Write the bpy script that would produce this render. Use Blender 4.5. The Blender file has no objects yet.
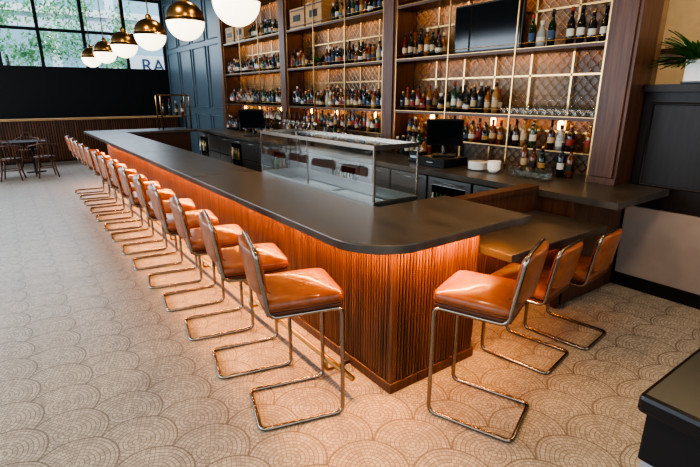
import bpy, bmesh, math, random
from mathutils import Vector, Matrix
random.seed(7)
C=bpy.context
sc=C.scene
try:
    sc.view_settings.view_transform='AgX'; sc.view_settings.look='AgX - High Contrast'
except Exception as ex: print(ex)
# ------------------------------------------------------------------ materials
def newmat(name):
    m=bpy.data.materials.new(name); m.use_nodes=True
    nt=m.node_tree; b=nt.nodes['Principled BSDF']
    return m,nt,b
def S(b,k,v):
    if k in b.inputs: b.inputs[k].default_value=v
def mat(name,col,rough=.5,metal=0,var=.0,scale=8,stretch=(1,1,1),bump=0,emit=None,es=0,coat=0,trans=0,ior=1.45,alpha=1):
    m,nt,b=newmat(name)
    S(b,'Base Color',(*col,1)); S(b,'Roughness',rough); S(b,'Metallic',metal)
    S(b,'Coat Weight',coat); S(b,'Transmission Weight',trans); S(b,'IOR',ior)
    if emit: S(b,'Emission Color',(*emit,1)); S(b,'Emission Strength',es)
    if var>0 or bump>0:
        tc=nt.nodes.new('ShaderNodeTexCoord'); mp=nt.nodes.new('ShaderNodeMapping')
        mp.inputs['Scale'].default_value=stretch
        nz=nt.nodes.new('ShaderNodeTexNoise'); nz.inputs['Scale'].default_value=scale; nz.inputs['Detail'].default_value=5
        nt.links.new(tc.outputs['Object'],mp.inputs[0]); nt.links.new(mp.outputs[0],nz.inputs['Vector'])
        cr=nt.nodes.new('ShaderNodeValToRGB')
        cr.color_ramp.elements[0].position=.3; cr.color_ramp.elements[1].position=.7
        cr.color_ramp.elements[0].color=(*[c*(1-var) for c in col],1)
        cr.color_ramp.elements[1].color=(*[min(1,c*(1+var)) for c in col],1)
        nt.links.new(nz.outputs[0],cr.inputs[0]); nt.links.new(cr.outputs[0],b.inputs['Base Color'])
        if bump>0:
            bp=nt.nodes.new('ShaderNodeBump'); bp.inputs['Strength'].default_value=bump; bp.inputs['Distance'].default_value=.01
            nt.links.new(nz.outputs[0],bp.inputs['Height']); nt.links.new(bp.outputs[0],b.inputs['Normal'])
    return m
walnut=mat('walnut',(.09,.037,.018),.40,var=.4,scale=3,stretch=(12,12,.8))
walnutS=mat('walnut_slats',(.125,.052,.024),.36,var=.5,scale=3,stretch=(9,9,.5))
walnutH=mat('walnut_horizontal',(.07,.03,.016),.40,var=.35,scale=3,stretch=(10,.8,10))
darkwood=mat('dark_wood',(.016,.011,.009),.45,var=.3,scale=4,stretch=(8,8,1))
brass=mat('brass',(.46,.29,.125),.28,1)
steel=mat('stainless_steel',(.42,.42,.40),.3,1)
tubem=mat('bronze_nickel_tube',(.31,.265,.22),.22,1)
leather=mat('cognac_leather',(.255,.076,.026),.34,var=.25,scale=14,bump=.05,coat=.22)
leather2=mat('leather_welt',(.12,.036,.015),.4)
black=mat('black_plastic',(.010,.010,.011),.3)
blackm=mat('black_matte',(.007,.006,.006),.7)
screen=mat('dark_screen',(.006,.008,.010),.08)
white=mat('white_paper',(.75,.75,.72),.6)
taupe=mat('taupe_plaster',(.36,.285,.235),.7,var=.05)
cream=mat('cream_plaster',(.55,.42,.27),.8,var=.06)
bluep=mat('blue_grey_paint',(.060,.084,.098),.4)
ceil=mat('ceiling_paint',(.06,.055,.05),.8)
wallp=mat('wall_paint',(.20,.18,.16),.8)
backing=mat('backbar_backing',(.19,.105,.045),.35,var=.85,scale=1.3)
porcelain=mat('porcelain',(.8,.78,.74),.2)
leafm=mat('leaf_green',(.05,.14,.025),.5,var=.4,scale=9)
treem=mat('tree_leaves',(.13,.32,.14),.6,var=.4,scale=2)
terr=mat('dark_pot',(.05,.045,.04),.5)
crate=mat('crate_pine',(.36,.21,.09),.6,var=.25,scale=4,stretch=(1,1,8))
globe=mat('opal_glass',(.9,.85,.75),.25,emit=(1,.85,.62),es=2.5)
greyc=mat('grey_cabinet',(.30,.31,.33),.45)
ledm=mat('led_diffuser',(1,.6,.3),.5,emit=(1,.42,.12),es=4)
amber=mat('amber_lamp',(1,.6,.3),.5,emit=(1,.5,.15),es=14)

def thin_glass(name,tint=(1,1,1),gl=.12,rough=.02,k=.4):
    m,nt,b=newmat(name); nt.nodes.remove(b)
    o=nt.nodes['Material Output']; t=nt.nodes.new('ShaderNodeBsdfTransparent'); t.inputs[0].default_value=(*tint,1)
    g=nt.nodes.new('ShaderNodeBsdfGlossy'); g.inputs['Roughness'].default_value=rough
    lw=nt.nodes.new('ShaderNodeLayerWeight'); lw.inputs['Blend'].default_value=.25
    ma=nt.nodes.new('ShaderNodeMath'); ma.operation='MULTIPLY_ADD'; ma.inputs[1].default_value=k; ma.inputs[2].default_value=gl*.4
    mx=nt.nodes.new('ShaderNodeMixShader')
    nt.links.new(lw.outputs['Facing'],ma.inputs[0]); nt.links.new(ma.outputs[0],mx.inputs[0])
    nt.links.new(t.outputs[0],mx.inputs[1]); nt.links.new(g.outputs[0],mx.inputs[2]); nt.links.new(mx.outputs[0],o.inputs[0])
    return m
glass=thin_glass('clear_glass',(.93,.96,.95))
winglass=thin_glass('window_glass',(.97,.98,1),.04,k=.1)

def counter_mat():
    m,nt,b=newmat('zinc_countertop')
    g=nt.nodes.new('ShaderNodeNewGeometry'); mp=nt.nodes.new('ShaderNodeMapping'); mp.inputs['Scale'].default_value=(2.2,1,1)
    nz=nt.nodes.new('ShaderNodeTexNoise'); nz.inputs['Scale'].default_value=3.0; nz.inputs['Detail'].default_value=5; nz.inputs['Roughness'].default_value=.6
    nt.links.new(g.outputs['Position'],mp.inputs[0]); nt.links.new(mp.outputs[0],nz.inputs['Vector'])
    cr=nt.nodes.new('ShaderNodeValToRGB'); e=cr.color_ramp.elements
    e[0].position=.25; e[0].color=(.058,.049,.041,1); e[1].position=.78; e[1].color=(.138,.118,.098,1)
    nt.links.new(nz.outputs[0],cr.inputs[0]); nt.links.new(cr.outputs[0],b.inputs['Base Color'])
    mr=nt.nodes.new('ShaderNodeMapRange'); mr.inputs['From Min'].default_value=.3; mr.inputs['From Max'].default_value=.7; mr.inputs['To Min'].default_value=.29; mr.inputs['To Max'].default_value=.38
    nt.links.new(nz.outputs[0],mr.inputs[0]); nt.links.new(mr.outputs[0],b.inputs['Roughness'])
    S(b,'Metallic',.3)
    return m
ctop=counter_mat()

def floor_mat():
    m,nt,b=newmat('fan_mosaic_floor')
    L=nt.links.new
    def mth(op,a,bb=None,c=None):
        n=nt.nodes.new('ShaderNodeMath'); n.operation=op
        for i,x in enumerate((a,bb,c)):
            if x is None: continue
            if isinstance(x,(int,float)): n.inputs[i].default_value=x
            else: L(x,n.inputs[i])
        return n.outputs[0]
    g=nt.nodes.new('ShaderNodeNewGeometry'); sp=nt.nodes.new('ShaderNodeSeparateXYZ'); L(g.outputs['Position'],sp.inputs[0])
    R=.21; N=9
    nw=nt.nodes.new('ShaderNodeTexNoise'); nw.inputs['Scale'].default_value=4.5; nw.inputs['Detail'].default_value=2; L(g.outputs['Position'],nw.inputs['Vector'])
    wob=mth('MULTIPLY',mth('SUBTRACT',nw.outputs[0],.5),.14)
    x=mth('ADD',mth('MULTIPLY',mth('SUBTRACT',sp.outputs[0],sp.outputs[1]),.7071/R),wob)
    y=mth('SUBTRACT',mth('MULTIPLY',mth('ADD',sp.outputs[0],sp.outputs[1]),.7071/R),wob)
    k=mth('FLOOR',y); fv=mth('SUBTRACT',y,k); par=mth('FLOORED_MODULO',k,2)
    def near(off):
        cu=mth('SUBTRACT',x,off)
        return mth('SUBTRACT',cu,mth('MULTIPLY',mth('ROUND',mth('MULTIPLY',cu,.5)),2))
    du0=near(par); du1=near(mth('SUBTRACT',1,par))
    d0=mth('SQRT',mth('ADD',mth('MULTIPLY',du0,du0),mth('MULTIPLY',fv,fv)))
    sel=mth('LESS_THAN',d0,1); ns=mth('SUBTRACT',1,sel)
    du=mth('ADD',mth('MULTIPLY',du0,sel),mth('MULTIPLY',du1,ns))
    dv=mth('SUBTRACT',fv,ns)
    d=mth('SQRT',mth('ADD',mth('MULTIPLY',du,du),mth('MULTIPLY',dv,dv)))
    ring=mth('MULTIPLY',d,N); ri=mth('FLOOR',ring); rf=mth('SUBTRACT',ring,ri)
    th=mth('ARCTAN2',dv,du); a=mth('MULTIPLY',th,mth('ADD',ri,.5)); ai=mth('FLOOR',a); af=mth('SUBTRACT',a,ai)
    e1=mth('ABSOLUTE',mth('SUBTRACT',rf,.5)); e2=mth('ABSOLUTE',mth('SUBTRACT',af,.5))
    g1=mth('MULTIPLY',mth('GREATER_THAN',e1,.41),.8); g2=mth('MULTIPLY',mth('GREATER_THAN',e2,.42),.65)
    edge=mth('GREATER_THAN',d,.955)
    gm=mth('MINIMUM',mth('ADD',mth('MAXIMUM',g1,g2),mth('MULTIPLY',edge,.7)),1)
    cv=nt.nodes.new('ShaderNodeCombineXYZ'); L(mth('ADD',ri,mth('MULTIPLY',k,17)),cv.inputs[0]); L(ai,cv.inputs[1]); L(mth('ROUND',mth('SUBTRACT',x,du)),cv.inputs[2])
    wn=nt.nodes.new('ShaderNodeTexWhiteNoise'); L(cv.outputs[0],wn.inputs['Vector'])
    cr=nt.nodes.new('ShaderNodeValToRGB'); e=cr.color_ramp.elements
    e[0].color=(.40,.36,.305,1); e[1].color=(.58,.535,.46,1); L(wn.outputs[0],cr.inputs[0])
    mx=nt.nodes.new('ShaderNodeMix'); mx.data_type='RGBA'; L(gm,mx.inputs[0]); L(cr.outputs[0],mx.inputs[6]); mx.inputs[7].default_value=(.15,.125,.098,1)
    nz=nt.nodes.new('ShaderNodeTexNoise'); nz.inputs['Scale'].default_value=.8; L(g.outputs['Position'],nz.inputs['Vector'])
    mx2=nt.nodes.new('ShaderNodeMix'); mx2.data_type='RGBA'; mx2.blend_type='MULTIPLY'; mx2.inputs[0].default_value=.2
    L(mx.outputs[2],mx2.inputs[6]); L(nz.outputs[0],mx2.inputs[7])
    L(mx2.outputs[2],b.inputs['Base Color'])
    S(b,'Roughness',.36)
    bp=nt.nodes.new('ShaderNodeBump'); bp.inputs['Strength'].default_value=.3; bp.inputs['Distance'].default_value=.003; bp.invert=True
    L(gm,bp.inputs['Height']); L(bp.outputs[0],b.inputs['Normal'])
    return m
floorm=floor_mat()

def facade_mat():
    m,nt,b=newmat('facade_windows')
    g=nt.nodes.new('ShaderNodeTexCoord'); mp=nt.nodes.new('ShaderNodeMapping'); mp.inputs['Rotation'].default_value=(math.radians(90),0,0)
    br=nt.nodes.new('ShaderNodeTexBrick'); br.offset=0; br.inputs['Scale'].default_value=1
    br.inputs['Brick Width'].default_value=3.4; br.inputs['Row Height'].default_value=3.0; br.inputs['Mortar Size'].default_value=.28
    br.inputs['Color1'].default_value=(.20,.36,.42,1); br.inputs['Color2'].default_value=(.33,.47,.52,1); br.inputs['Mortar'].default_value=(.66,.71,.74,1)
    nt.links.new(g.outputs['Object'],mp.inputs[0]); nt.links.new(mp.outputs[0],br.inputs['Vector']); nt.links.new(br.outputs[0],b.inputs['Base Color'])
    S(b,'Roughness',.5)
    return m
facade=facade_mat()

# ------------------------------------------------------------------ mesh builder
class B:
    def __init__(s,name): s.n=name; s.v=[]; s.f=[]; s.mi=[]; s.sm=[]; s.mats=[]; s.M=Matrix.Identity(4)
    def mid(s,m):
        if m not in s.mats: s.mats.append(m)
        return s.mats.index(m)
    def add(s,vs,fs,m,smooth=False,M=None):
        o=len(s.v); T=s.M@M if M is not None else s.M
        s.v+=[tuple(T@Vector(p)) for p in vs]
        ms=m if isinstance(m,list) else None
        for i,f in enumerate(fs):
            s.f.append([o+j for j in f]); s.mi.append(s.mid(ms[i] if ms else m)); s.sm.append(smooth)
    def box(s,x0,x1,y0,y1,z0,z1,m,bev=0,M=None):
        if bev>0:
            bm=bmesh.new(); bmesh.ops.create_cube(bm,size=1)
            for v in bm.verts:
                v.co=Vector(((x0+x1)/2+v.co.x*(x1-x0),(y0+y1)/2+v.co.y*(y1-y0),(z0+z1)/2+v.co.z*(z1-z0)))
            bmesh.ops.bevel(bm,geom=bm.edges[:],offset=bev,segments=2,profile=.5,affect='EDGES')
            bm.verts.index_update()
            s.add([v.co[:] for v in bm.verts],[[v.index for v in f.verts] for f in bm.faces],m,False,M); bm.free(); return
        vs=[(x,y,z) for x in (x0,x1) for y in (y0,y1) for z in (z0,z1)]
        s.add(vs,[(0,1,3,2),(4,6,7,5),(0,4,5,1),(2,3,7,6),(0,2,6,4),(1,5,7,3)],m,False,M)
    def prism(s,poly,z0,z1,m,M=None):
        n=len(poly); vs=[(x,y,z0) for x,y in poly]+[(x,y,z1) for x,y in poly]
        fs=[list(range(n))[::-1],list(range(n,2*n))]+[(i,(i+1)%n,n+(i+1)%n,n+i) for i in range(n)]
        s.add(vs,fs,m,False,M)
    def lathe(s,c,prof,m,seg=12,M=None,smooth=True):
        vs=[];fs=[];ms=[]
        for r,z in prof:
            for i in range(seg):
                a=2*math.pi*i/seg; vs.append((c[0]+r*math.cos(a),c[1]+r*math.sin(a),c[2]+z))
        for j in range(len(prof)-1):
            for i in range(seg):
                fs.append((j*seg+i,j*seg+(i+1)%seg,(j+1)*seg+(i+1)%seg,(j+1)*seg+i)); ms.append(m[j] if isinstance(m,list) else m)
        s.add(vs,fs,ms,smooth,M)
    def tube(s,pts,r,m,seg=8,closed=False,M=None):
        P=[Vector(p) for p in pts]; n=len(P)
        T=[]
        for i in range(n):
            if closed: t=(P[(i+1)%n]-P[i]).normalized()+(P[i]-P[i-1]).normalized()
            else:
                t=Vector()
                if i<n-1: t+=(P[i+1]-P[i]).normalized()
                if i>0: t+=(P[i]-P[i-1]).normalized()
            T.append(t.normalized())
        up=Vector((0,0,1)) if abs(T[0].z)<.9 else Vector((1,0,0))
        N=(up-T[0]*up.dot(T[0])).normalized(); vs=[]
        for i in range(n):
            if i>0:
                N=T[i-1].rotation_difference(T[i])@N; N=(N-T[i]*N.dot(T[i])).normalized()
            Bn=T[i].cross(N); rr=r[i] if isinstance(r,(list,tuple)) else r
            for k in range(seg):
                a=2*math.pi*k/seg; vs.append(tuple(P[i]+(N*math.cos(a)+Bn*math.sin(a))*rr))
        fs=[]
        off=0
        if closed:
            e0=Vector(vs[0])-P[0]
            off=min(range(seg),key=lambda q:((T[-1].rotation_difference(T[0])@(Vector(vs[(n-1)*seg+q])-P[-1]))-e0).length)
        for i in range(n if closed else n-1):
            j=(i+1)%n; o=off if (closed and j==0) else 0
            for k in range(seg):
                if closed and j==0: fs.append((i*seg+(k+o)%seg,i*seg+(k+1+o)%seg,(k+1)%seg,k))
                else: fs.append((i*seg+k,i*seg+(k+1)%seg,j*seg+(k+1)%seg,j*seg+k))
        if not closed: fs+= [list(range(seg))[::-1],[(n-1)*seg+k for k in range(seg)]]
        s.add(vs,fs,m,True,M)
    def cushion(s,c,a,b_,h,m,e1=.4,e2=.25,nu=28,nv=14,fn=None,M=None):
        vs=[];fs=[]
        pw=lambda t,e: math.copysign(abs(t)**e,t)
        for j in range(nv+1):
            ph=-math.pi/2+math.pi*j/nv
            for i in range(nu):
                th=2*math.pi*i/nu
                x=a*pw(math.cos(ph),e1)*pw(math.cos(th),e2); y=b_*pw(math.cos(ph),e1)*pw(math.sin(th),e2); z=h*pw(math.sin(ph),e1)
                p=(x,y,z)
                if fn: p=fn(*p)
                vs.append((c[0]+p[0],c[1]+p[1],c[2]+p[2]))
        for j in range(nv):
            for i in range(nu): fs.append((j*nu+i,j*nu+(i+1)%nu,(j+1)*nu+(i+1)%nu,(j+1)*nu+i))
        s.add(vs,fs,m,True,M)
    def mesh(s):
        me=bpy.data.meshes.new(s.n); me.from_pydata(s.v,[],s.f)
        for m in s.mats: me.materials.append(m)
        me.polygons.foreach_set('material_index',s.mi); me.polygons.foreach_set('use_smooth',s.sm); me.update()
        bm=bmesh.new(); bm.from_mesh(me); bmesh.ops.recalc_face_normals(bm,faces=bm.faces[:]); bm.to_mesh(me); bm.free()
        return me
    def obj(s,loc=(0,0,0),rz=0,parent=None):
        return place(s.n,s.mesh(),loc,rz,parent)
def place(name,me,loc=(0,0,0),rz=0,parent=None):
    o=bpy.data.objects.new(name,me); o.location=loc; o.rotation_euler=(0,0,rz); C.collection.objects.link(o)
    if parent: o.parent=parent
    return o
def fillet(pts,r,closed=False,n=5):
    P=[Vector(p) for p in pts]; out=[]; N=len(P)
    for i in range(N):
        if not closed and i in (0,N-1): out.append(P[i]); continue
        a=P[i-1]-P[i]; b=P[(i+1)%N]-P[i]; rr=min(r,a.length*.45,b.length*.45)
        p0=P[i]+a.normalized()*rr; p1=P[i]+b.normalized()*rr
        for k in range(n+1):
            t=k/n; out.append(p0*(1-t)**2+P[i]*2*t*(1-t)+p1*t*t)
    return out
def area(name,loc,d,sx,sy,power,col):
    l=bpy.data.lights.new(name,'AREA'); l.shape='RECTANGLE'; l.size=sx; l.size_y=sy; l.energy=power; l.color=col
    o=bpy.data.objects.new(name,l); o.location=loc; o.rotation_euler=Vector(d).to_track_quat('-Z','Y').to_euler(); C.collection.objects.link(o); return o
def strip(name,loc,axis,length,d,pw,col,w=.03):
    l=bpy.data.lights.new(name,'AREA'); l.shape='RECTANGLE'; l.size=w; l.size_y=length; l.energy=pw; l.color=col
    o=bpy.data.objects.new(name,l); o.location=loc
    zax=-Vector(d).normalized(); yax=Vector(axis); xax=yax.cross(zax)
    o.rotation_euler=Matrix((xax,yax,zax)).transposed().to_euler(); C.collection.objects.link(o)

# ------------------------------------------------------------------ room shell
XL,XR,YN,YF,ZC=-5.0,4.78,-4.5,16.5,4.6
b=B('floor'); b.box(XL,8.6,YN,YF,-.1,0,floorm); b.obj()
b=B('ceiling'); b.box(XL,8.6,YN,YF,ZC,ZC+.1,ceil); b.obj()
b=B('wall_backbar'); b.box(XR,XR+.12,2.0,11.45,0,ZC,backing); b.obj()
b=B('wall_blue_panelled'); b.box(4.62,4.9,11.45,YF,0,ZC,bluep)
for i in range(4):
    y0=11.65+i*1.2
    for z0,z1 in ((.25,1.25),(1.45,3.0),(3.15,4.4)):
        b.tube([(4.61,y0,z0),(4.61,y0+1,z0),(4.61,y0+1,z1),(4.61,y0,z1)],.018,bluep,6,True)
b.obj()
b=B('wall_far'); b.box(XL,8.6,YF,YF+.15,0,2.5,blackm); b.box(4.7,8.6,YF,YF+.15,2.5,ZC,blackm); b.obj()
b=B('window_1')
mx=[-4.9,-3.2,-2.05,-.9,.22,1.2,2.33,3.45,4.6]
for x in mx: b.box(x-.04,x+.04,YF-.03,YF+.12,2.5,ZC,blackm)
for z in (2.52,3.54,4.56): b.box(XL,4.62,YF-.02,YF+.1,z-.035,z+.035,blackm)
b.box(XL,4.62,YF+.05,YF+.06,2.5,ZC,winglass); b.obj()
b=B('wall_left'); b.box(XL-.15,XL,YN,YF,0,.5,wallp); b.box(XL-.15,XL,YN,YF,3.9,ZC,wallp)
for y in (-4.4,-1.0,2.5,6,9.5,13,16.3): b.box(XL-.15,XL,y-.2,y+.2,.5,3.9,wallp)
b.obj()
b=B('wall_near'); b.box(XL,8.6,YN-.15,YN,0,.5,wallp); b.box(XL,8.6,YN-.15,YN,3.9,ZC,wallp)
for x in (-4.9,-1.5,2,5.5,8.5): b.box(x-.2,x+.2,YN-.15,YN,.5,3.9,wallp)
b.obj()
b=B('wall_partition'); b.box(4.70,4.9,YN+.05,1.98,0,1.86,darkwood); b.box(4.665,4.70,YN+.05,1.97,.12,.79,taupe)
b.box(4.64,4.95,YN+.05,1.98,1.82,1.88,darkwood)
for y in (-1.2,-.1,1.0): b.tube([(4.695,y+.05,1.0),(4.695,y+.9,1.0),(4.695,y+.9,1.72),(4.695,y+.05,1.72)],.016,darkwood,6,True)
b.obj()
b=B('baseboard_right'); b.box(4.64,4.665,YN+.05,1.97,0,.12,blackm); b.obj()
b=B('wall_right'); b.box(8.5,8.6,YN,YF,0,ZC,cream); b.obj()
b=B('window_2')
for i in range(9):
    y=-2+i*.8
    b.box(8.44,8.5,y,y+.07,1.2,4.2,walnut)
for z in (1.2,2.4,3.3,4.2): b.box(8.43,8.5,-2,4.5,z,z+.07,walnut)
b.obj()
b=B('banquette_partition'); b.box(XL+.1,4.5,15.3,15.42,0,1.12,darkwood); b.box(XL+.1,4.5,15.1,15.5,1.12,1.17,crate)
for i in range(150):
    x=XL+.15+i*.062; b.box(x,x+.035,15.27,15.3,.05,1.12,walnutS)
b.obj()

# ------------------------------------------------------------------ bar
bx0,bx1,by0,by1=1.669,2.45,1.88,11.0
b=B('bar_counter')
b.box(bx0+.02,1.93,by0+.02,by1,.07,1.015,walnutH)
b.box(1.9305,bx1,by0+.021,2.3,.07,1.015,walnutH)
b.box(bx0+.0,1.9,by0+.0,by1,0,.07,walnut); b.box(1.9005,bx1,by0+.0,2.3,0,.07,walnut)
b.box(1.9305,3.25,10.4,10.98,.0,1.015,walnutH)
p=.026
def slat(cx,cy,nx,ny,z0=.072,z1=1.015,w=.0108,dp=.013):
    tx,ty=-ny,nx
    prof=[(-w,0),(-w*.75,dp*.7),(-w*.3,dp),(w*.3,dp),(w*.75,dp*.7),(w,0)]
    b.prism([(cx+tx*t+nx*q,cy+ty*t+ny*q) for t,q in prof],z0,z1,walnutS)
n=int((by1-by0)/p)-1
for i in range(n): slat(bx0+.019,by0+.046+i*p,-1,0)
n=int((bx1-bx0-.02)/p)-1
for i in range(n): slat(bx0+.046+i*p,by0+.02,0,-1)
b.box(bx0+.004,bx0+.033,by0+.004,by0+.033,.0705,1.015,walnutS)
x0,x1,yn,r=1.31,1.96,1.64,.33
arc=[(x0+r-r*math.cos(t),yn+r-r*math.sin(t)) for t in [math.pi/2*k/14 for k in range(15)]]
poly=[(x0,4.3)]+arc+[(2.6,yn),(2.6,2.38),(x1,2.38),(x1,4.3)]
zt0,zt1=1.020,1.07
b.prism(poly,zt0,zt1,ctop)
for ya,yb in ((4.306,6.6),(6.606,8.9),(8.906,11.2)): b.box(x0,x1,ya,yb,zt0,zt1,ctop)
b.box(x1+.004,3.4,10.35,11.2,zt0,zt1,ctop)
b.box(1.9305,2.4,2.45,10.38,.78,.84,steel); b.box(1.9305,2.38,4.3,10.38,.3,.78,steel)
bar=b.obj()
m=bar.modifiers.new('bev','BEVEL'); m.width=.006; m.segments=2; m.limit_method='ANGLE'; m.angle_limit=math.radians(60)
b=B('bar_led_strip'); b.box(1.58,1.595,1.95,11.0,1.008,1.0195,ledm); b.box(1.75,2.42,1.78,1.792,1.008,1.0195,ledm); b.obj()
LED=(1,.39,.11)
strip('bar_led_light',(1.580,6.4,1.004),(0,1,0),9.1,(.30,0,-1),190,LED,.02)
strip('bar_end_led_light',(2.07,1.78,1.004),(1,0,0),.78,(0,.35,-1),21,LED,.02)
strip('low_counter_led_light',(3.05,2.15,.755),(1,0,0),1.0,(0,.4,-1),8,LED,.02)
b=B('brass_foot_rail'); b.tube([(1.47,2.0,.13),(1.47,10.9,.13)],.018,brass,10)
for i in range(8):
    y=2.3+i*1.2; b.tube(fillet([(1.47,y,.13),(1.47,y,.03),(1.66,y,.03)],.03),.012,brass,8)
b.obj()

b=B('low_bar_counter')
b.box(2.47,3.68,1.66,2.30,.765,.82,ctop,.006)
b.box(2.47,3.68,2.302,2.36,0,1.0,walnut); b.box(2.62,3.68,2.28,2.40,1.002,1.04,walnut)
b.box(3.64,3.69,1.97,2.30,0,.763,walnut)
for i in range(38):
    x=2.50+i*.03; b.prism([(x-.012,2.3),(x-.008,2.288),(x+.008,2.288),(x+.012,2.3)],.1,.765,walnutS)
b.obj()

b=B('back_bar_counter')
b.box(3.7,4.63,1.62,1.985,.945,1.0,ctop); b.box(3.7,4.775,1.985,11.4,.945,1.0,ctop)
b.box(3.86,4.6,2.402,11.3,.08,.944,blackm)
b.box(3.74,4.63,1.98,2.4,.0,.944,walnut)
y=2.5
k=0
while y<11.0:
    w=.62
    if k%3==1:
        b.box(3.835,3.86,y,y+w,.12,.90,steel,.004); b.box(3.828,3.836,y+.07,y+w-.07,.2,.82,screen)
        for q in range(7): b.lathe((3.795,y+.12+q*.063,.5),[(0,0),(.024,0),(.024,.14),(.01,.2),(.01,.24),(0,.24)],random.choice([leafm,brass,white,crate]),8)
    else:
        b.box(3.835,3.86,y,y+w,.12,.52,steel,.004); b.box(3.835,3.86,y,y+w,.54,.90,steel,.004)
    b.tube([(3.81,y+.1,.86),(3.81,y+w-.1,.86)],.008,steel,6)
    y+=w+.03; k+=1
b.obj()

# ------------------------------------------------------------------ back bar shelving
cols=[(1.99,2.25),(5.07,5.33),(8.1,8.36),(11.15,11.4)]
shz=[1.59,2.25,2.9]
b=B('back_bar_shelving')
for a,c in cols:
    b.box(4.42,4.775,a,c,1.001,ZC-.02,walnut)
    b.box(4.40,4.4195,a+.03,c-.03,1.062,ZC-.05,walnut,.004)
    b.box(4.405,4.4195,a,c,1.001,1.06,walnut)
bays=[(2.25,5.07),(5.33,8.1),(8.36,11.15)]
for a,c in bays:
    for z in shz+[3.6]:
        b.box(4.443,4.74,a,c,z-.035,z-.004,walnutH); b.box(4.43,4.442,a,c,z-.036,z-.007,walnutH); b.box(4.428,4.443,a,c,z-.006,z,brass)
        b.tube([(4.45,a,z+.05),(4.45,c,z+.05)],.004,brass,6)
    b.box(4.6,4.775,a,c,1.21,1.235,walnutH); b.box(4.59,4.6,a,c,1.225,1.237,brass)
    for i in range(4):
        y=a+.01+(c-a-.02)*i/3
        b.box(4.425,4.441,y-.007,y+.007,1.0,3.6,brass); b.box(4.735,4.75,y-.012,y+.012,1.0,3.6,brass)
    for i in range(3):
        y=a+(c-a)*(i+.5)/3
        b.box(4.735,4.75,y-.01,y+.01,1.0,3.6,brass)
    for z in (1.41,1.98,2.62): b.box(4.735,4.75,a,c,z,z+.02,brass)
    b.box(4.44,4.775,a,c,3.6,ZC-.02,walnutH)
b.obj()
b=B('brass_lattice_screen')
for a,c in bays:
    z0,z1=1.02,3.55; sp=.075
    for sgn in (1,-1):
        t=-4.0
        while t<4.0:
            lo=max(0,-t); hi=min(z1-z0,(c-a)-t)
            ya=(lambda s:(a+t+s)) if sgn==1 else (lambda s:(c-t-s))
            if hi-lo>.03: b.tube([(4.758,ya(lo),z0+lo),(4.758,ya(hi),z0+hi)],.0035,brass,4)
            t+=sp*1.414
b.obj()
WARM=(1,.50,.19)
for a,c in bays:
    for z in (1.545,2.205,2.855,3.555): strip('shelf_led_light',(4.70,(a+c)/2,z),(0,1,0),c-a-.1,(.12,0,-1),3.4,WARM)
    for z in (1.545,2.855): strip('shelf_front_led_light',(4.46,(a+c)/2,z),(0,1,0),c-a-.1,(.6,0,-1),2.0,(1,.62,.34))
b=B('amber_sconces')
for y in (2.75,3.6,4.6,5.8,6.9,7.7,8.9,9.9,10.7):
    b.lathe((4.70,y,1.44),[(0,0),(.025,.005),(.03,.06),(.025,.09),(0,.095)],amber,12); b.box(4.70,4.754,y-.008,y+.008,1.425,1.44,brass)
b.obj()

b=B('television'); b.box(4.62,4.66,3.27,4.22,2.27,2.80,black,.006); b.box(4.612,4.62,3.29,4.20,2.29,2.78,screen); b.box(4.66,4.73,3.6,3.9,2.4,2.6,black); b.obj()

gcols={'g1':(.012,.03,.012),'g2':(.18,.055,.01),'g3':(.30,.12,.02),'g4':(.36,.38,.36),'g5':(.03,.012,.01),'g6':(.04,.09,.04),'g7':(.16,.02,.012),'g8':(.012,.012,.012),'g9':(.38,.22,.08),'g10':(.025,.05,.09)}
gm=[mat('bottle_'+k,v,.07,trans=.35 if k not in('g5','g8') else 0,coat=.3) for k,v in gcols.items()]
labs=[mat('label_white',(.48,.45,.38),.6),mat('label_cream',(.38,.29,.17),.6),mat('label_red',(.22,.03,.02),.6),mat('label_black',(.012,.012,.012),.5),mat('label_gold',(.32,.18,.05),.4),mat('label_blue',(.035,.06,.12),.6)]
caps=[black,brass,labs[2],labs[0],black,labs[3]]
def bottle(b,x,y,z,kind=None,g=None,lab=None):
    g=g or random.choice(gm+[gm[0],gm[4],gm[7],gm[1]]); lab=lab or random.choice(labs+labs[:2]+[labs[3]]); cp=random.choice(caps)
    kind=random.randrange(4) if kind is None else kind
    h=random.uniform(.88,1.12)
    if kind==0: pr=[(0,0),(.036,0),(.037,.07),(.0375,.13),(.037,.18),(.016,.225),(.0145,.27),(.016,.27),(.016,.31),(0,.31)]
    elif kind==1: pr=[(0,0),(.040,0),(.042,.06),(.0425,.12),(.042,.17),(.02,.20),(.016,.23),(.019,.235),(.019,.265),(0,.265)]
    elif kind==2: pr=[(0,0),(.035,0),(.038,.07),(.038,.14),(.036,.21),(.02,.24),(.014,.28),(.018,.285),(.018,.32),(0,.32)]
    else: pr=[(0,0),(.046,0),(.048,.04),(.048,.09),(.046,.13),(.025,.17),(.015,.2),(.02,.205),(.02,.24),(0,.24)]
    pr=[(r,q*h) for r,q in pr]
    b.lathe((x,y,z),pr,[g,g,lab,g,g,g,cp,cp,cp],10)
b=B('liquor_bottles')
def row(ya,yb,z,x=4.50,rows=2,skip=.05,**kw):
    for rr in range(rows):
        y=ya+rr*.045
        while y<yb:
            if random.random()>skip: bottle(b,x+rr*.13,y+random.uniform(-.004,.004),z,**kw)
            y+=random.uniform(.094,.112)
row(5.40,8.02,1.592); row(8.45,11.05,1.592); row(3.45,5.0,1.592)
row(5.40,6.95,2.252); row(7.5,8.02,2.252); row(8.45,11.05,2.252); row(4.35,5.0,2.252)
row(2.33,2.72,2.252,kind=0,g=gm[7],lab=labs[0],rows=1,skip=0); row(2.85,3.15,2.252,rows=1)
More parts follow.
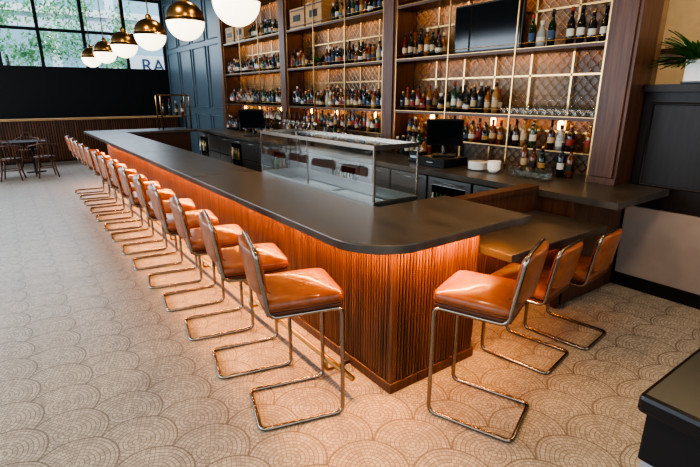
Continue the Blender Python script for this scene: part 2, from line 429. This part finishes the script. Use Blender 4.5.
row(5.4,6.7,2.902,rows=1); row(8.45,9.8,2.902,rows=1)
row(2.4,5.0,1.238,x=4.65,rows=1,skip=.2); row(5.4,8.0,1.238,x=4.65,rows=1,skip=.2); row(8.45,11,1.238,x=4.65,rows=1,skip=.2)
row(4.45,5.0,1.002,x=4.42,rows=2,skip=.1); row(8.9,11,1.002,x=4.35,rows=2,skip=.3); row(6.2,8.0,1.002,x=4.4,rows=1,skip=.3)
row(2.45,3.0,1.002,x=4.45,rows=1,skip=.2)
b.obj()
b=B('wine_glasses')
def wg(x,y,z,inv=False):
    pr=[(.034,0),(.004,.006),(.004,.08),(.03,.11),(.037,.15),(.03,.2)]
    if inv: pr=[(r,.2-q) for r,q in pr]
    b.lathe((x,y,z),pr,glass,12)
for i in range(13):
    for j in range(2): wg(4.52+j*.1,2.36+i*.082,1.592,True)
b.obj()
b=B('tumbler_glasses')
def tumb(x,y,z,h=.12,r=.036): b.lathe((x,y,z),[(0,.004),(r*.85,.0),(r,h),(r*.93,h),(r*.8,.01)],glass,12)
for i in range(13):
    for j in range(3): tumb(4.0+j*.085,5.0+i*.085,1.002)
for i in range(9):
    for j in range(2): tumb(4.0+j*.085,5.2+i*.085,1.126)
b.obj()
b=B('rocks_glasses')
for i in range(5):
    for j in range(2): b.lathe((4.1+j*.09,2.5+i*.09,1.002),[(0,.004),(.031,.0),(.038,.1),(.035,.1),(.029,.01)],glass,12)
b.obj()
b=B('plate_stack')
for k in range(7): b.lathe((4.15,3.33,1.002+k*.012),[(0,0),(.06,0),(.11,.016),(.108,.02),(0,.006)],porcelain,20)
b.obj()
b=B('bowl_stack')
for k in range(5): b.lathe((4.12,3.1,1.002+k*.018),[(0,0),(.035,0),(.075,.05),(.072,.05),(.03,.008),(0,.008)],porcelain,20)
b.obj()
b=B('wine_crates')
for (y,w,h) in ((7.75,.5,.33),(7.2,.5,.36),(10.8,.45,.33),(10.25,.45,.36)):
    b.box(4.46,4.72,y-w/2,y+w/2,2.905,2.905+h,crate,.006)
    for z in (2.93,2.905+h-.05): b.box(4.452,4.462,y-w/2,y+w/2,z,z+.02,walnutH)
    b.box(4.452,4.462,y-.12,y+.12,2.905+h*.35,2.905+h*.65,labs[3])
b.obj()

def pos(name,x,y,z,rz,s=1):
    b=B(name); Mt=Matrix.Translation((0,0,.23))@Matrix.Rotation(math.radians(-12),4,'Y')
    b.box(-.012,.02,-.19,.19,-.12,.16,black,.008,M=Mt); b.box(-.017,-.011,-.17,.17,-.10,.14,screen,M=Mt)
    b.tube([(.03,0,.2),(.08,0,.05),(.05,0,.012)],.02,black,8); b.box(-.05,.14,-.12,.12,0,.02,black,.006)
    o=b.obj((x,y,z),rz); o.scale=(s,s,s)
pos('pos_terminal',3.95,8.75,1.001,math.radians(45),1.35); pos('pos_terminal',4.1,3.80,1.103,math.radians(40),1.1)
b=B('cash_register')
b.box(-.2,.2,-.21,.21,0,.10,black,.008); b.box(-.206,-.2,-.19,.19,.02,.08,blackm); b.box(-.21,-.204,-.05,.05,.045,.055,steel); b.obj((4.1,3.82,1.001),0)
b=B('receipt_printer'); b.box(-.09,.09,-.08,.08,0,.13,black,.012); b.box(-.05,.02,-.04,.04,.13,.135,white); b.box(-.091,-.085,-.05,.05,.05,.08,steel); b.obj((4.1,4.22,1.001),.1)

b=B('beer_tap_tower')
for y in (6.55,7.35): b.tube([(4.0,y,1.001),(4.0,y,1.34)],.03,steel,12)
b.tube([(4.0,6.4,1.34),(4.0,7.5,1.34)],.035,steel,12)
for i in range(7):
    y=6.48+i*.16; b.tube([(3.98,y,1.34),(3.89,y,1.34),(3.88,y,1.28)],.012,steel,8); b.tube([(3.92,y,1.35),(3.93,y,1.52)],[.009,.02],black,8)
b.obj()

b=B('glass_display_case')
X0,X1,Y0,Y1,Z0,Z1=1.965,2.38,2.44,4.18,.93,1.47
b.box(X0,X1,Y0,Y1,Z0,.95,steel)
for xa,xb,ya,yb in ((X0,X0+.015,Y0,Y1),(X1-.015,X1,Y0,Y1),(X0+.015,X1-.015,Y0,Y0+.015),(X0+.015,X1-.015,Y1-.015,Y1)): b.box(xa,xb,ya,yb,.9505,1.085,steel)
b.box(X0+.015,X1-.015,Y0+.015,Y1-.015,Z1-.025,Z1-.015,glass)
b.box(X0,X0+.006,Y0+.02,Y1-.02,1.085,Z1-.03,glass); b.box(X0+.02,X1-.02,Y0,Y0+.006,1.085,Z1-.03,glass)
for xa in (X0,X1-.014):
    for ya in (Y0,Y1-.014): b.box(xa,xa+.014,ya,ya+.014,1.085,Z1-.03,tubem)
b.box(X0,X0+.012,(Y0+Y1)/2,(Y0+Y1)/2+.01,1.085,Z1-.03,tubem)
for xa in (X0,X1-.014): b.box(xa,xa+.014,Y0,Y1,Z1-.03,Z1,tubem)
for ya in (Y0,Y1-.014): b.box(X0+.014,X1-.014,ya,ya+.014,Z1-.03,Z1,tubem)
b.box(X0+.04,X1-.04,Y0+.06,(Y0+Y1)/2-.03,.951,1.0,steel,.008); b.box(X0+.04,X1-.04,(Y0+Y1)/2+.03,Y1-.06,.951,1.0,steel,.008)
b.obj()

b=B('brass_bottle_rack')
for ya in (10.6,10.95):
    b.tube(fillet([(2.75,ya,1.072),(2.75,ya,1.78),(3.35,ya,1.78),(3.35,ya,1.072)],.04),.016,brass,8)
b.box(2.75,3.35,10.6,10.95,1.765,1.777,glass); b.box(2.75,3.35,10.6,10.95,1.35,1.36,brass)
for i in range(4): bottle(b,2.85+i*.13,10.78,1.362)
b.obj()

# ------------------------------------------------------------------ stools
def stool_mesh(name,seat,back):
    b=B(name); w=.195; f=.235; k=-.245; r=.0125
    zs=seat-.072
    path=[(k,-w,r),(f,-w,r),(f,-w,zs),(-.165,-w,zs),(-.220,-w,back),(-.220,w,back),(-.165,w,zs),(f,w,zs),(f,w,r),(k,w,r)]
    b.tube(fillet(path,.045,True,5),r,tubem,10,True)
    b.tube([(f-.03,-w,zs),(f-.03,w,zs)],.010,tubem,8)
    b.tube([(-.13,-w,zs),(-.13,w,zs)],.010,tubem,8)
    b.box(-.18,.235,-.20,.20,zs+.008,zs+.028,leather2,.006)
    b.cushion((.03,0,seat-.010),.222,.215,.040,leather,.42,.22,36,14,fn=lambda x,y,z:(x,y,z+(.010*(1-(x/.22)**2)*(1-(y/.215)**2) if z>0 else 0)))
    ring=[]
    for i in range(40):
        t=2*math.pi*i/40; pw=lambda q:math.copysign(abs(q)**.22,q)
        ring.append((.03+.221*pw(math.cos(t)),.214*pw(math.sin(t)),seat-.022))
    b.tube(ring,.0045,leather2,6,True)
    hz=(back-seat-.035)/2; cz=seat+.045+hz-.005
    def bend(x,y,z): return (x-z*.15-.040*(1-(y/.19)**2),y,z)
    b.cushion((-.190,0,cz),.027,.184,hz,leather,.3,.4,36,16,fn=bend)
    b.tube([( -.190+.03-(zz-cz)*.15-.040*(1-(yy/.19)**2),yy,zz) for yy,zz in [(-.17,cz-hz*.86),(-.08,cz-hz*.9),(0,cz-hz*.9),(.08,cz-hz*.9),(.17,cz-hz*.86)]],.003,leather2,5)
    return b.mesh()
sm=stool_mesh('bar_stool',.755,1.055)
rots=[-15.5,-13,-11,-9,-12,-8,-10,-6,-11,-8,-9,-7,-10,-8]
for i in range(14):
    a=math.radians(rots[i]); cx,cy=.872,2.045+.61*i
    lx,ly=.245,.195
    place('bar_stool',sm,(cx+lx*math.cos(a)-ly*math.sin(a),cy+lx*math.sin(a)+ly*math.cos(a),0),a)
place('bar_stool',sm,(2.01,1.473,0),math.radians(90+21))
cm=stool_mesh('low_cantilever_chair',.56,.86)
place('low_cantilever_chair',cm,(2.80,1.70,0),math.radians(90+10))
place('low_cantilever_chair',cm,(3.33,1.70,0),math.radians(90+7))

# ------------------------------------------------------------------ pendants
def pend():
    b=B('globe_pendant_lamp'); R=.155
    up=[(R*math.cos(t),R*math.sin(t)) for t in [math.pi/2*k/10 for k in range(11)]]
    lo=[(R*.985*math.cos(t),-R*.985*math.sin(t)) for t in [math.pi/2*k/10 for k in range(11)]]
    b.lathe((0,0,0),[(R*1.01,-.006),(R*1.01,.006)]+up,brass,32)
    b.lathe((0,0,0),lo,globe,32)
    b.lathe((0,0,R-.01),[(.03,0),(.03,.03),(.012,.05),(.006,.06)],brass,16)
    b.tube([(0,0,R+.03),(0,0,ZC-2.38)],.006,brass,8); b.lathe((0,0,ZC-2.38-.03),[(0,0),(.06,0),(.06,.028),(0,.028)],brass,20)
    return b.mesh()
pm=pend()
for y in (3.14,4.2,5.35,6.6,7.9,9.15): place('globe_pendant_lamp',pm,(1.36,y,2.378))

# ------------------------------------------------------------------ plants
def plant(name,x,y,z,n,ln,potr=.1,poth=.16,wk=1):
    b=B(name); b.lathe((0,0,0),[(0,0),(potr*.75,0),(potr,poth),(potr*.9,poth),(potr*.85,poth*.85),(0,poth*.85)],terr,18)
    for i in range(n):
        a=random.uniform(0,6.28); L=ln*random.uniform(.6,1.1); up=random.uniform(.35,1.0); w=random.uniform(.012,.028)*wk
        vs=[];m_=7
        for k in range(m_+1):
            t=k/m_; rr=.02+L*t*(.35+.65*(1-up)+.25*t); zz=poth*.85+L*(up*t-.45*t*t*(1.1-up*.5)); ww=w*math.sin(math.pi*min(1,.12+t*.88))+.001
            cx,cy=rr*math.cos(a),rr*math.sin(a); px,py=-math.sin(a)*ww,math.cos(a)*ww
            vs+=[(cx-px,cy-py,zz),(cx,cy,zz-.006),(cx+px,cy+py,zz)]
        fs=[]
        for k in range(m_): fs+=[(3*k,3*k+1,3*k+4,3*k+3),(3*k+1,3*k+2,3*k+5,3*k+4)]
        b.add(vs,fs,leafm,True)
    b.obj((x,y,z))
plant('potted_fern',4.84,1.66,1.882,150,.38,.08,.17,1.1)
plant('shelf_plant',4.58,7.22,2.252,40,.20,.05,.08)
b=B('menu_card_holder'); b.box(-.01,.0,-.10,.10,.02,.19,white); b.box(-.03,.04,-.11,.11,0,.02,black,.004); b.tube([(-.004,-.105,.015),(-.004,-.105,.195),(-.004,.105,.195),(-.004,.105,.015)],.005,brass,6,True); b.obj((4.69,1.60,1.882))

b=B('service_cabinet')
b.box(0,.9,-.55,0,.62,.70,black,.02); b.box(.03,.87,-.52,-.03,.40,.62,blackm,.01); b.box(.04,.86,-.51,-.04,0,.40,greyc,.008)
b.box(.03,.044,-.27,-.05,.05,.37,greyc,.003); b.box(.03,.044,-.50,-.29,.05,.37,greyc,.003)
b.obj((1.80,.60,0),0)

def cafe_chair():
    b=B('bentwood_armchair')
    b.lathe((0,0,.44),[(0,0),(.2,0),(.215,.012),(.21,.03),(0,.035)],walnut,24)
    for sx,sy in ((.16,.15),(.16,-.15),(-.16,.15),(-.16,-.15)):
        b.tube([(sx*.9,sy*.9,.44),(sx*1.05,sy*1.05,.2),(sx*1.3,sy*1.3,0)],[.018,.017,.012],walnut,8)
    b.tube([(.17*math.cos(t),.17*math.sin(t),.22) for t in [6.283*k/20 for k in range(20)]],.009,walnut,6,True)
    hoop=[(.17,-.23,.45),(.18,-.25,.6),(.12,-.27,.68),(-.08,-.25,.71),(-.2,-.15,.74),(-.24,0,.75),(-.2,.15,.74),(-.08,.25,.71),(.12,.27,.68),(.18,.25,.6),(.17,.23,.45)]
    b.tube(hoop,.015,walnut,8)
    b.tube([(-.17,-.12,.45),(-.2,-.13,.74),(-.23,-.06,.86),(-.235,.06,.86),(-.2,.13,.74),(-.17,.12,.45)],.014,walnut,8)
    for q in (-.05,.05): b.tube([(-.17,q,.46),(-.235,q,.85)],.008,walnut,6)
    return b.mesh()
cc=cafe_chair()
for x,y,a in ((.62,12.6,95),(-.02,12.5,80),(-.75,12.5,100),(.4,14.4,-95),(-.5,14.4,-80),(-2.3,12.6,80),(-3.0,12.5,95)):
    place('bentwood_armchair',cc,(x,y,0),math.radians(a))
def table(x,y):
    b=B('cafe_table'); b.box(-.8,.8,-.35,.35,.72,.75,darkwood,.008)
    for q in (-.5,.5):
        b.tube([(q,0,.72),(q,0,.03)],.03,blackm,12); b.box(q-.03,q+.03,-.3,.3,0,.03,blackm,.006); b.box(q-.2,q+.2,-.03,.03,.002,.028,blackm,.006)
    b.obj((x,y,0))
table(-.05,13.45); table(-2.6,13.45)

# ------------------------------------------------------------------ outside
b=B('street_building'); b.box(-22,16,36,42,-.1,18,facade); b.box(-22,16,35.7,36,6.5,6.9,white); b.obj()
b=B('street_pavement'); b.box(-25,20,16.8,45,-.3,-.15,taupe); b.obj()
def tree(x,y,s):
    b=B('street_tree'); b.tube([(0,0,-.12),(.1,0,1.5),(0,.1,3.2)],[.12,.09,.06],darkwood,8)
    vs=[];fs=[]
    cl=[(random.uniform(-1.5,1.5),random.uniform(-1,1),random.uniform(2.7,5.6)) for _ in range(14)]
    for k in range(1900):
        c=random.choice(cl); p=Vector((random.gauss(c[0],.32),random.gauss(c[1],.32),random.gauss(c[2],.28)))
        d=Vector((random.uniform(-1,1),random.uniform(-1,1),random.uniform(-1,1))).normalized(); e=d.orthogonal().normalized()
        q=random.uniform(.06,.12); o=len(vs)
        vs+=[tuple(p-d*q),tuple(p+e*q*.5),tuple(p+d*q),tuple(p-e*q*.5)]; fs.append((o,o+1,o+2,o+3))
    b.add(vs,fs,treem)
    o=b.obj((x,y,0)); o.scale=(s,s,s)
tree(.6,27,1.1); tree(4.8,31,1.2); tree(-6,28,1.1)
b=B('street_sign'); b.box(4.7,8.6,22.0,22.08,2.45,3.35,white); b.box(5.2,5.3,22.0,22.1,-.15,2.5,blackm); b.box(8.2,8.3,22,22.1,-.15,2.5,blackm)
sg=b.obj()
tx=bpy.data.curves.new('sign_text','FONT'); tx.body='RA'; tx.size=.75; tx.extrude=.01; tx.materials.append(labs[5])
to=bpy.data.objects.new('sign_text',tx); to.location=(5.1,21.98,2.70); to.rotation_euler=(math.radians(90),0,0); C.collection.objects.link(to); to.parent=sg

# ------------------------------------------------------------------ lights
w=bpy.data.worlds.new('world'); sc.world=w; w.use_nodes=True
bg=w.node_tree.nodes['Background']; bg.inputs[0].default_value=(.76,.88,1,1); bg.inputs[1].default_value=2.6
cool=(.76,.87,1)
for y,pw in ((.75,22),(4.25,120),(7.75,215),(11.25,235),(14.65,190)): area('window_daylight',(XL+.05,y,2.2),(1,0,-.35),3.3,3.0,pw,cool)
for x in (-3.2,.25,3.75): area('window_daylight_near',(x,YN+.05,2.2),(0,1,-.2),3.2,3.0,6,(1,.82,.6))
area('window_daylight_far',(0,YF-.1,3.5),(0,-1,-.3),8,1.8,170,cool)
for y in (2.6,5.5,8.4): area('ceiling_downlight',(2.5,y,4.4),(0,0,-1),.16,.16,22,(1,.70,.40))
for x,y in ((.4,.8),(3.0,.4),(0,3.6)): area('ceiling_downlight',(x,y,4.4),(0,0,-1),.16,.16,46,(1,.69,.39))
area('side_room_light',(6.8,1,4.3),(0,0,-1),2,4,130,(1,.76,.46))

cam=bpy.data.cameras.new('camera'); cam.lens=24; cam.sensor_width=36; cam.clip_start=.05
co=bpy.data.objects.new('camera',cam); C.collection.objects.link(co); co.location=(0,0,1.8)
co.rotation_euler=(math.radians(90-16.63),0,math.radians(-35.9)); sc.camera=co
